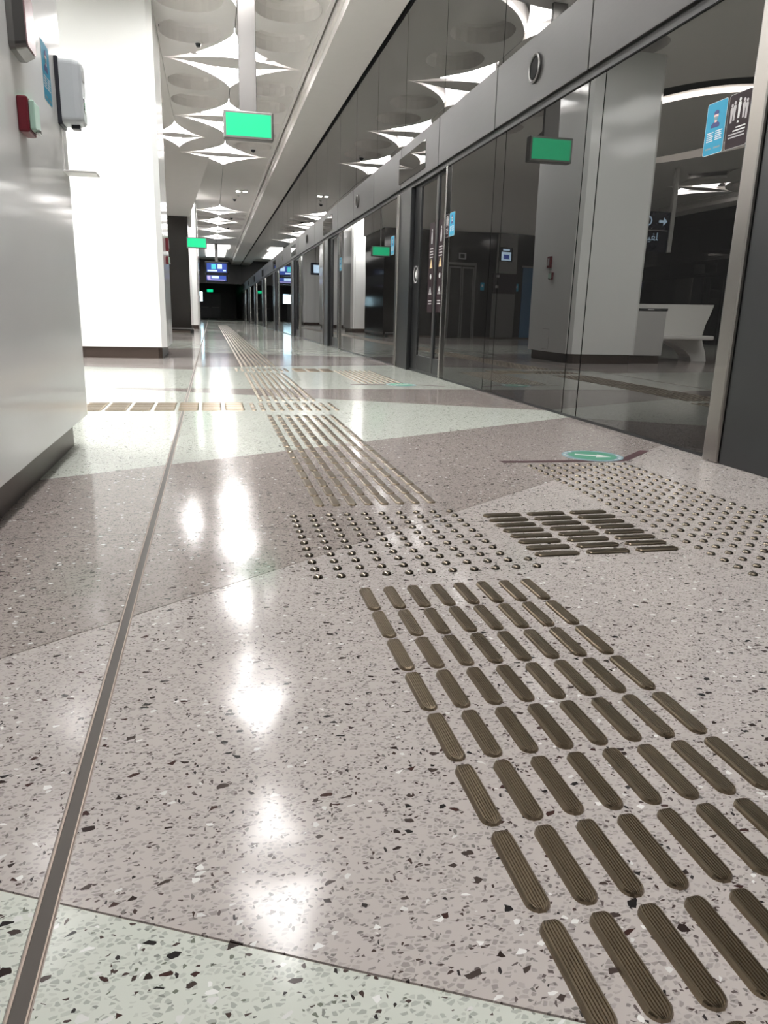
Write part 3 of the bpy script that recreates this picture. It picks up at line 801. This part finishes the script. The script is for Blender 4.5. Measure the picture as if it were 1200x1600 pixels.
def person_poster(name, loc, face, w, h, label, group):
    t = empty(name, (0, 0, 0), label, 'poster', group); frame(t, loc, face)
    d = 0.0015; T = 0.0006
    MB().prism(rrect(-w / 2, w / 2, -h / 2, h / 2, 0.012), 0.0, d * 0.8).build('border', 'print_white', t)
    MB().prism(rrect(-w / 2 + 0.002, w / 2 - 0.002, -h / 2 + 0.002, h / 2 - 0.002, 0.011), d * 0.8, d).build('sheet', 'blue', t)
    s = w / 0.155
    def P(poly, lvl, nm, mat): MB().prism([(x * s, y * s) for x, y in poly], d + T * lvl, d + T * (lvl + 1)).build(nm, mat, t)
    P([(-0.034, 0.004), (0.030, 0.004), (0.030, 0.018), (0.012, 0.030), (-0.014, 0.030), (-0.034, 0.018)], 0, 'shoulders', 'navy')
    P([(-0.009, 0.026), (0.009, 0.026), (0.009, 0.040), (-0.009, 0.040)], 1, 'neck', 'skin')
    P(ell(0.0, 0.055, 0.017, 0.021, 16), 1, 'face', 'skin')
    P([(-0.014, 0.036), (0.012, 0.036), (0.015, 0.052), (-0.016, 0.052)], 2, 'mask', 'lightblue')
    P([(-0.019, 0.062), (0.019, 0.062), (0.017, 0.076), (0.0, 0.082), (-0.015, 0.076)], 2, 'hair', 'navy')
    for col_, x0, x1 in ((0, -0.058, -0.008), (1, 0.006, 0.058)):
        for i in range(5):
            y = -0.018 - 0.0095 * i - 0.002 * (1 - col_)
            P([(x0, y), (x1 - 0.006 * (i % 2), y), (x1 - 0.006 * (i % 2), y + 0.0045), (x0, y + 0.0045)], 0, 'text_line', 'print_white')
    P([(-0.058, -0.095), (-0.015, -0.095), (-0.015, -0.087), (-0.058, -0.087)], 0, 'text_line', 'lightblue')
    P([(0.005, -0.095), (0.055, -0.095), (0.055, -0.087), (0.005, -0.087)], 0, 'text_line', 'lightblue')
    return t
def crowd_poster(name, loc, face, w, h, label, group):
    t = empty(name, (0, 0, 0), label, 'poster', group); frame(t, loc, face)
    d = 0.0015; T = 0.0006; s = w / 0.165
    MB().prism(rrect(-w / 2, w / 2, -h / 2, h / 2, 0.012), 0.0, d * 0.8).build('border', 'print_grey', t)
    MB().prism(rrect(-w / 2 + 0.002, w / 2 - 0.002, -h / 2 + 0.002, h / 2 - 0.002, 0.011), d * 0.8, d).build('sheet', 'brown', t)
    def fig(x, y, k, mat):
        body = [(-0.006, -0.040), (-0.001, -0.040), (0, -0.01), (0.001, -0.040), (0.006, -0.040), (0.008, 0.0), (0.011, 0.018), (0.008, 0.030), (-0.008, 0.030), (-0.011, 0.018), (-0.008, 0.0)]
        b = MB().prism([((x + p[0] * k) * s, (y + p[1] * k) * s) for p in body], d, d + T).build('figure', mat, t)
        MB().prism([(p[0] * s, p[1] * s) for p in ell(x, y + 0.040 * k, 0.0075 * k, 0.0085 * k, 12)], d, d + T).build('head', mat, b)
    for x, y, k, m in ((-0.055, 0.035, 1.0, 'print_grey'), (-0.035, 0.043, 1.0, 'print_grey'), (0.0, 0.050, 1.05, 'print_white'), (0.034, 0.043, 1.0, 'print_grey'), (0.055, 0.036, 1.0, 'print_grey')): fig(x, y, k, m)
    MB().prism([(-0.008 * s, -0.012 * s), (0.008 * s, -0.012 * s), (0, 0.0)], d, d + T).build('triangle', 'print_white', t)
    for i, (x0, x1, m) in enumerate(((-0.01, 0.06, 'print_white'), (-0.03, 0.06, 'print_white'), (-0.06, 0.055, 'print_grey'), (-0.06, 0.06, 'print_grey'))):
        y = -0.035 - 0.014 * i
        MB().prism([(x0 * s, y * s), (x1 * s, y * s), (x1 * s, (y + 0.006) * s), (x0 * s, (y + 0.006) * s)], d, d + T).build('text_line', m, t)
    return t
person_poster('poster', (CX1, 3.47, 1.535), '+x', 0.155, 0.215, 'blue face mask poster on the nearest white column', 'notices on columns and glass')

def call_point(y, z, label, grp='red call points on the columns'):
    t = empty('fire_call_point', (0, 0, 0), label, 'call point', grp); frame(t, (CX1, y, z), '+x')
    MB().bbox(-0.055, 0.055, -0.055, 0.055, 0.0, 0.034, 0.006).build('housing', 'red', t)
    MB().bbox(-0.045, 0.045, -0.045, 0.045, 0.034, 0.052, 0.005).build('cover', 'mint', t)
    MB().bbox(-0.016, 0.016, -0.052, -0.038, 0.044, 0.060, 0.003).build('latch', 'chrome', t)
call_point(2.95, 1.265, 'red fire call point with a mint cover on the nearest column')
call_point(11.62, 1.34, 'small red fire call point on the second column, seen in the glass')
def sounder(y, z, h, label):
    t = empty('alarm_sounder', (0, 0, 0), label, 'alarm', 'alarm boxes on the columns'); frame(t, (CX1, y, z), '+x')
    m = MB(); prof = rrect(-0.085, 0.085, -h / 2, h / 2, 0.02); n = len(prof)
    v = [(p[0] * s, p[1] * s2, zz) for s, s2, zz in ((1, 1, 0), (1, 1, 0.02), (0.8, 0.88, 0.05)) for p in prof]
    f = [(j * n + i, j * n + (i + 1) % n, (j + 1) * n + (i + 1) % n, (j + 1) * n + i) for j in range(2) for i in range(n)] + [tuple(range(2 * n, 3 * n))]
    m.add(v, f).build('housing', 'steel', t)
    MB().prism(rrect(-0.064, 0.064, -h * 0.41, h * 0.41, 0.015), 0.05, 0.054).build('face', 'pinkmetal', t)
sounder(2.945, 1.545, 0.20, 'steel alarm box with a rose face at the top left corner')
t = empty('alarm_box', (0, 0, 0), 'tall red alarm box above the call point of the second column, in reflection', 'alarm', 'alarm boxes on the columns'); frame(t, (CX1, 11.72, 1.56), '+x')
MB().bbox(-0.06, 0.06, -0.09, 0.09, 0, 0.04, 0.005).build('housing', 'red', t); MB().bbox(-0.03, 0.03, -0.05, 0.06, 0.04, 0.045, 0.002).build('face', 'print_grey', t)

# posters on the glass beside the doors
G = 'notices on columns and glass'
person_poster('poster', (XW - 0.0002, 3.48, 1.565), '-x', 0.150, 0.235, 'blue face mask poster on the glass by the right-hand pillar', G)
crowd_poster('poster', (XW - 0.0002, 3.315, 1.565), '-x', 0.155, 0.235, 'aubergine distancing poster with standing figures by the right-hand pillar', G)
person_poster('poster', (XW - 0.0002, 7.61, 1.56), '-x', 0.17, 0.225, 'blue poster on the glass just right of the middle screen door', G)
crowd_poster('poster', (XW - 0.0002, 7.80, 1.56), '-x', 0.17, 0.225, 'aubergine distancing poster just right of the middle screen door', G)
person_poster('poster', (XW - 0.0002, 10.20, 1.56), '-x', 0.18, 0.235, 'blue poster on the glass left of the middle steel pillar', G)
person_poster('poster', (XW - 0.0002, 14.40, 1.56), '-x', 0.18, 0.235, 'tiny far blue poster right of the second dark pillar', G)

def leaf_notice(y, label, yp=9.84):
    t = empty('door_notice', (0, 0, 0), label, 'notice', 'tall notices on the screen door leaves'); frame(t, (XW + 0.0335, y, 1.18), '-x')
    w, h = 0.20, 0.96; d = 0.0008
    MB().box(-w / 2, w / 2, -h / 2, h / 2, 0, d).build('sheet', 'brown', t)
    def P(poly, nm, mat): MB().prism(poly, d, d + 0.0006).build(nm, mat, t)
    P(ell(0, 0.40, 0.012, 0.016, 10), 'head', 'print_white'); P([(-0.016, 0.26), (0.016, 0.26), (0.022, 0.31), (0.012, 0.38), (-0.012, 0.38), (-0.022, 0.31)], 'figure', 'print_white')
    for i in range(4): P([(-0.06, 0.20 - 0.03 * i), (0.06, 0.20 - 0.03 * i), (0.06, 0.212 - 0.03 * i), (-0.06, 0.212 - 0.03 * i)], 'text_line', 'print_grey')
    P([(-0.05, 0.0), (0.05, 0.0), (0.0, 0.10)], 'warning_triangle', 'gold')
    P(ell(0, -0.09, 0.028, 0.028, 14), 'round_mark', 'print_white')
    P([(-0.05, -0.285), (-0.015, -0.285), (-0.015, -0.25), (0.015, -0.25), (0.015, -0.285), (0.05, -0.285), (0.0, -0.20)], 'arrow', 'print_white')
    for i in range(2): P([(-0.06, -0.36 - 0.03 * i), (0.06, -0.36 - 0.03 * i), (0.06, -0.348 - 0.03 * i), (-0.06, -0.348 - 0.03 * i)], 'text_line', 'print_grey')
leaf_notice(8.43, 'tall dark notice with warning triangle on the left leaf of the middle screen door')
leaf_notice(8.08, 'tall dark notice with warning triangle on the right leaf of the middle screen door')
t = empty('door_button_mark', (0, 0, 0), 'ring with a triangle on the steel stile of the middle screen door', 'sign'); frame(t, (XW + 0.0198, 9.03, 1.14), '-x')
m = MB(); n = 28; v = [(r * math.cos(2 * math.pi * i / n), r * math.sin(2 * math.pi * i / n), z) for r, z in ((0.10, 0), (0.10, 0.002), (0.088, 0.002), (0.088, 0)) for i in range(n)]
m.add(v, [(j * n + i, j * n + (i + 1) % n, (j + 1) * n + (i + 1) % n, (j + 1) * n + i) for j in range(3) for i in range(n)]).build('ring', 'print_grey', t)
MB().prism([(-0.045, 0.0), (0.035, -0.055), (0.035, 0.055)], 0, 0.002).build('triangle', 'print_white', t)

# ================================================================== HANGING SIGNS AND DISPLAYS
def exit_sign(x, y, zc, label, post_w=0.20, w=0.575, h=0.30, d=0.13, post=True, off=0.0):
    t = empty('hanging_sign', (x, y, zc), label, 'sign', 'green signs hanging from the ceiling')
    hs = MB().bbox(-w / 2, w / 2, -d / 2, d / 2, -h / 2, h / 2, 0.012).build('housing', 'steel', t)
    for s in (-1, 1):
        y0, y1 = sorted((s * d / 2, s * (d / 2 + 0.004)))
        MB().box(-w / 2 + 0.03, w / 2 - 0.03, y0, y1, -h / 2 + 0.03, h / 2 - 0.03).build('lit_face', 'exit_green', t)
    if post: MB().bbox(-post_w / 2 + off, post_w / 2 + off, -0.03, 0.03, h / 2, ZC - zc + 0.02, 0.006).build('post', 'steel', t)
exit_sign(0.50, 9.66, 2.75, 'large blank green lit sign hanging on a steel post over the aisle')
exit_sign(-0.33, 24.0 - 0.6, 2.55, 'smaller far green lit sign in front of the dark lift core', post_w=0.03)

t = empty('information_display', (0.42, 46.0, 2.85), 'far hanging double information display with blue and white screens', 'display')
MB().bbox(-0.66, 0.66, -0.08, 0.08, -0.10, 0.55, 0.02).build('upper_housing', 'screen_bezel', t)
MB().bbox(-0.62, 0.62, -0.08, 0.08, -0.58, -0.12, 0.02).build('lower_housing', 'screen_bezel', t)
sc = MB().box(-0.56, 0.56, -0.086, -0.08, -0.02, 0.47).build('screen', 'screen_blue', t)
for i, (a, b, c, d, m_) in enumerate(((-0.30, -0.05, 0.15, 0.42, 'screen_cyan'), (0.05, 0.30, 0.18, 0.42, 'screen_white'), (-0.52, 0.02, 0.02, 0.10, 'screen_white'), (0.36, 0.52, 0.05, 0.12, 'screen_white'))):
    MB().box(a, b, -0.09, -0.086, c, d).build('picture', m_, sc)
sc = MB().box(-0.58, 0.52, -0.086, -0.08, -0.48, -0.20).build('screen', 'screen_blue', t)
MB().box(-0.3, 0.1, -0.09, -0.086, -0.36, -0.22).build('picture', 'screen_white', sc)
MB().box(-0.55, -0.36, -0.09, -0.086, -0.40, -0.22).build('picture', 'screen_lilac', sc)
MB().box(-0.5, 0.45, -0.09, -0.086, -0.46, -0.42).build('picture', 'screen_lilac', sc)
MB().bbox(-0.09, 0.09, -0.04, 0.04, 0.55, ZC - 2.85 + 0.02, 0.01).build('post', 'steel', t)
t = empty('information_kiosk', (-0.95, 58.0, 0), 'far standing kiosk with a bright white screen, seen in the glass between pillars', 'kiosk')
MB().bbox(-0.45, 0.45, -0.06, 0.06, 1.30, 2.05, 0.02).build('housing', 'screen_bezel', t)
MB().box(-0.40, 0.40, -0.066, -0.06, 1.35, 2.0).build('screen', 'kiosk_white', t)
MB().bbox(-0.10, 0.10, -0.05, 0.05, 0.03, 1.30, 0.02).build('stand', 'darksteel', t)
MB().bbox(-0.35, 0.35, -0.25, 0.25, 0.0, 0.03, 0.01).build('base', 'darksteel', t)
t = empty('information_display', (-0.75, 41.0, 2.95), 'small far bracket display beside the white columns, angled picture', 'display')
MB().bbox(-0.3, 0.3, -0.05, 0.05, -0.30, 0.30, 0.02).build('housing', 'screen_bezel', t); MB().box(-0.22, 0.2, -0.055, -0.05, -0.2, 0.2).build('screen', 'screen_white', t)
MB().box(-0.02, 0.02, -0.02, 0.02, 0.30, ZC - 2.95 - 0.002).build('post', 'steel', t)

def text_mesh(body, size, name, mat, parent, loc, depth=0.002):
    cu = bpy.data.curves.new(name, 'FONT'); cu.body = body; cu.size = size; cu.extrude = depth; cu.align_x = 'CENTER'
    tmp = bpy.data.objects.new(name, cu); COL.objects.link(tmp)
    dg = bpy.context.evaluated_depsgraph_get()
    me = bpy.data.meshes.new_from_object(tmp.evaluated_get(dg)); bpy.data.objects.remove(tmp)
    me.materials.clear(); me.materials.append(MAT[mat])
    o = bpy.data.objects.new(name, me); COL.objects.link(o); o.parent = parent; o.location = loc
    return o
# wayfinding sign seen in the glass
t = empty('wayfinding_sign', (0, 0, 0), 'dark hanging wayfinding sign with white letter and arrow, seen in the glass', 'sign'); frame(t, (-6.35, 18.0, 2.88), '-y')
MB().bbox(-0.30, 1.25, -0.48, 0.48, -0.06, 0.0, 0.01).build('panel', 'screen_bezel', t)
MB().bbox(-0.42, -0.31, -0.48, ZC - 2.88, -0.08, 0.02, 0.01).build('post', 'greypaint', t)
text_mesh('G', 0.34, 'letter', 'screen_white', t, (0.33, 0.14, 0.002))
MB().prism([(-0.22, 0.25), (-0.11, 0.35), (-0.11, 0.28), (0.02, 0.28), (0.02, 0.22), (-0.11, 0.22), (-0.11, 0.15)][::-1], 0, 0.004).build('arrow', 'screen_white', t)
MB().box(-0.25, 1.2, 0.03, 0.045, 0, 0.003).build('rule', 'print_grey', t)
text_mesh('2', 0.26, 'letter', 'print_grey', t, (0.85, -0.42, 0.002))
ar = text_mesh('\ufee0\ufed4\ufef4\ufed7', 0.26, 'lettering', 'screen_white', t, (0.2, -0.20, 0.002))

# ================================================================== LIFT CORE AND THINGS SEEN IN THE GLASS
core = empty('lift_core', (-3.3, 25.5, 0), 'dark bronze lift core block standing across the platform', 'lift core')
CY = 24.0
MB().box(-2.72, 2.72, -1.5, 1.5, 0.06, 3.32).build('cladding', 'core', core)
MB().box(-2.70, 2.70, -1.48, 1.48, 0.0, 0.06).build('skirting', 'plinth', core)
t = empty('lift_door', (-3.17, CY, 0), 'steel framed dark lift door in the lift core, seen in the glass', 'lift door')
MB().box(-0.50, -0.44, -0.03, 0.0, 0.0, 2.38).build('frame', 'steel', t); MB().box(0.44, 0.50, -0.03, 0.0, 0.0, 2.38).build('frame', 'steel', t); MB().box(-0.44, 0.44, -0.03, 0.0, 2.30, 2.38).build('frame', 'steel', t)
for a, b in ((-0.43, -0.01), (0.01, 0.43)):
    lf = MB().box(a, b, -0.012, 0.0, 0.01, 2.29).build('door_leaf', 'core', t)
    MB().box(a, a + 0.04, -0.018, -0.012, 0.01, 2.2).build('stile', 'steel', lf); MB().box(b - 0.04, b, -0.018, -0.012, 0.01, 2.2).build('stile', 'steel', lf); MB().box(a, b, -0.018, -0.012, 2.2, 2.25).build('top_rail', 'steel', lf)
t = empty('lift_indicator', (-3.17, CY, 2.58), 'square white lift sign above the lift door', 'sign')
MB().bbox(-0.12, 0.12, -0.02, 0.0, -0.10, 0.10, 0.004).build('frame', 'print_grey', t); MB().box(-0.07, 0.07, -0.024, -0.02, -0.06, 0.06).build('face', 'black', t)
t = empty('ticket_panel', (-4.62, CY, 0), 'steel service panel with a lit pictogram and dark middle on the lift core', 'panel')
MB().bbox(-0.40, 0.28, -0.05, 0.0, 2.08, 3.30, 0.004).build('upper_plate', 'steel', t)
MB().bbox(-0.40, 0.36, -0.05, 0.0, 0.05, 1.45, 0.004).build('lower_plate', 'steel', t)
MB().bbox(-0.42, 0.36, -0.06, 0.0, 1.45, 2.08, 0.004).build('middle_plate', 'brown', t)
pc = MB().bbox(-0.22, 0.2, -0.065, -0.05, 2.45, 2.88, 0.01).build('lit_pictogram', 'screen_bezel', t)
MB().box(-0.17, 0.15, -0.07, -0.065, 2.48, 2.74).build('frame', 'screen_white', pc); MB().box(-0.10, 0.08, -0.074, -0.07, 2.52, 2.66).build('figures', 'screen_blue', pc); MB().box(-0.12, 0.1, -0.07, -0.065, 2.78, 2.83).build('arrow', 'screen_white', pc)
for z, x in ((1.62, 0.2), (1.95, 0.18)): MB().box(x, x + 0.08, -0.064, -0.06, z, z + 0.08).build('mark', 'print_grey', t)
t = empty('blue_glass_door', (-5.55, CY, 0), 'narrow blue glass door at the end of the lift core', 'door panel')
MB().box(-0.30, 0.30, -0.03, 0.0, 0.05, 2.30).build('pane', 'bluedoor', t); MB().bbox(-0.34, 0.34, -0.04, 0.0, 2.30, 2.36, 0.004).build('head', 'steel', t); MB().box(-0.34, -0.30, -0.04, 0.0, 0.0, 2.3).build('jamb', 'steel', t)
for x, z, lab in ((-3.92, 1.66, 'small blue notice between the lift door and the service panel'), (-5.06, 1.66, 'small blue notice right of the service panel in the glass')):
    t = empty('notice', (x, CY, z), lab, 'notice', 'small blue notices on the lift core')
    MB().bbox(-0.07, 0.07, -0.006, 0, -0.12, 0.12, 0.002).build('sheet', 'blue', t); MB().box(-0.03, 0.03, -0.008, -0.006, -0.02, 0.06).build('figure', 'print_white', t)
t = empty('lift_call_button', (-2.45, CY, 1.55), 'small steel call plate left of the lift door', 'button')
MB().bbox(-0.06, 0.06, -0.012, 0, -0.08, 0.08, 0.003).build('plate', 'steel', t)
MB().bbox(-0.025, 0.025, -0.018, -0.012, -0.025, 0.025, 0.003).build('button', 'print_grey', t)
# low trolley rail at the foot of the core
t = empty('floor_rail', (-0.85, 23.3, 0), 'low steel rail with black feet at the foot of the dark core', 'rail')
MB().bbox(-0.55, 0.35, -0.02, 0.02, 0.12, 0.15, 0.006).build('bar', 'steel', t)
for x in (-0.5, 0.3): MB().bbox(x - 0.05, x + 0.05, -0.08, 0.08, 0.0, 0.12, 0.01).build('foot', 'black', t)

# bench and cabinet behind the second column
def bench(loc, label, rz=0.0):
    t = empty('bench', loc, label, 'bench', 'white moulded benches'); t.rotation_euler = (0, 0, rz); t.scale = (0.86, 1, 1)
    arch = [(-1.32 + 1.17 * (1 - math.cos(math.pi / 2 * i / 10)) , 0.0 + 0.40 * math.sin(math.pi / 2 * i / 10)) for i in range(11)]
    left = [(-1.66, 0.0), (-1.64, 0.15), (-1.57, 0.32), (-1.56, 0.45), (-1.62, 0.62), (-1.74, 0.82), (-1.82, 0.98)]
    prof = [(0.0, 0.97)] + left[::-1] + arch + [(0.0, 0.40)]
    # prof is (x, z); front is sloped like a seat back: two slabs
    n = len(prof)
    def slab(y0, y1, y0t, y1t, pr, nm):
        def yy(z, a, b): return a + (b - a) * z / 0.98
        k = len(pr)
        v = [(p[0], yy(p[1], y0, y0t), p[1]) for p in pr] + [(p[0], yy(p[1], y1, y1t), p[1]) for p in pr]
        f = [(i, (i + 1) % k, k + (i + 1) % k, k + i) for i in range(k)] + [tuple(range(k))[::-1], tuple(range(k, 2 * k))]
        return MB().add(v, f).build(nm, 'offwhite', t)
    slab(0.0, 0.35, 0.16, 0.30, prof, 'back')
    MB().bbox(-1.50, -0.03, -0.34, 0.10, 0.38, 0.45, 0.02).build('seat', 'offwhite', t)
    MB().bbox(-0.35, -0.03, -0.30, 0.10, 0.0, 0.38, 0.02).build('leg', 'offwhite', t)
    return t
bench((-2.44, 12.0, 0), 'white moulded bench with an arched base, reflected in the glass on the right')
bench((-0.75, 27.55, 0), 'far white moulded bench beside the lift core, seen in the glass', 0.0)
t = empty('litter_cabinet', (-2.12, 11.4, 0), 'grey metal litter cabinet on a dark plinth beside the second column, in the glass', 'cabinet')
MB().bbox(-0.30, 0.32, -0.30, 0.30, 0.13, 0.84, 0.012).build('body', 'greypaint', t); MB().bbox(-0.28, 0.30, -0.26, 0.26, 0.0, 0.13, 0.006).build('plinth', 'plinth', t)
MB().bbox(-0.31, 0.33, -0.31, 0.31, 0.84, 0.88, 0.008).build('lid', 'darksteel', t); MB().bbox(-0.05, 0.06, -0.316, -0.31, 0.852, 0.868, 0.002).build('lid_mark', 'print_white', t)

# ================================================================== END WALLS
wb = MB().box(XO - 0.3, XW + 0.3, Y1 - 0.1, Y1 + 0.1, 0.0, ZC + 0.4).build('wall_back', 'darkwall'); tag(wb, 'dark wall closing the far end of the platform', 'wall', kind='structure')
wf = MB().box(XO - 0.3, XW + 0.3, Y0 - 0.2, Y0, 0.0, ZC + 0.4).build('wall_front', 'darkwall'); tag(wf, 'grey end wall behind the camera', 'wall', kind='structure')
t = empty('door_20', (0.0, Y1 - 0.1, 0), 'dark double door in the far end wall under a green exit light', 'door', kind='structure')
for x in (-0.95, 0.0):
    lf = MB().bbox(x + 0.01, x + 0.94, -0.05, 0.0, 0.02, 2.3, 0.01).build('door_leaf', 'darksteel', t); MB().bbox(x + 0.1, x + 0.8, -0.09, -0.05, 0.98, 1.05, 0.01).build('push_bar', 'steel', lf)
t = empty('exit_light', (0.0, Y1 - 0.12, 2.55), 'tiny green exit light over the far end door', 'sign')
MB().bbox(-0.35, 0.35, -0.08, 0.0, -0.17, 0.17, 0.01).build('housing', 'darksteel', t); MB().box(-0.28, 0.28, -0.09, -0.08, -0.12, 0.12).build('lit_face', 'exit_green', t)
tr = MB().box(XO, XW, 62.0, 62.4, 2.75, ZC + 0.3).build('trim_1', 'darkwall'); tag(tr, 'dark beam hanging across the far end of the platform', 'beam', kind='structure')
bpy.context.view_layer.update()
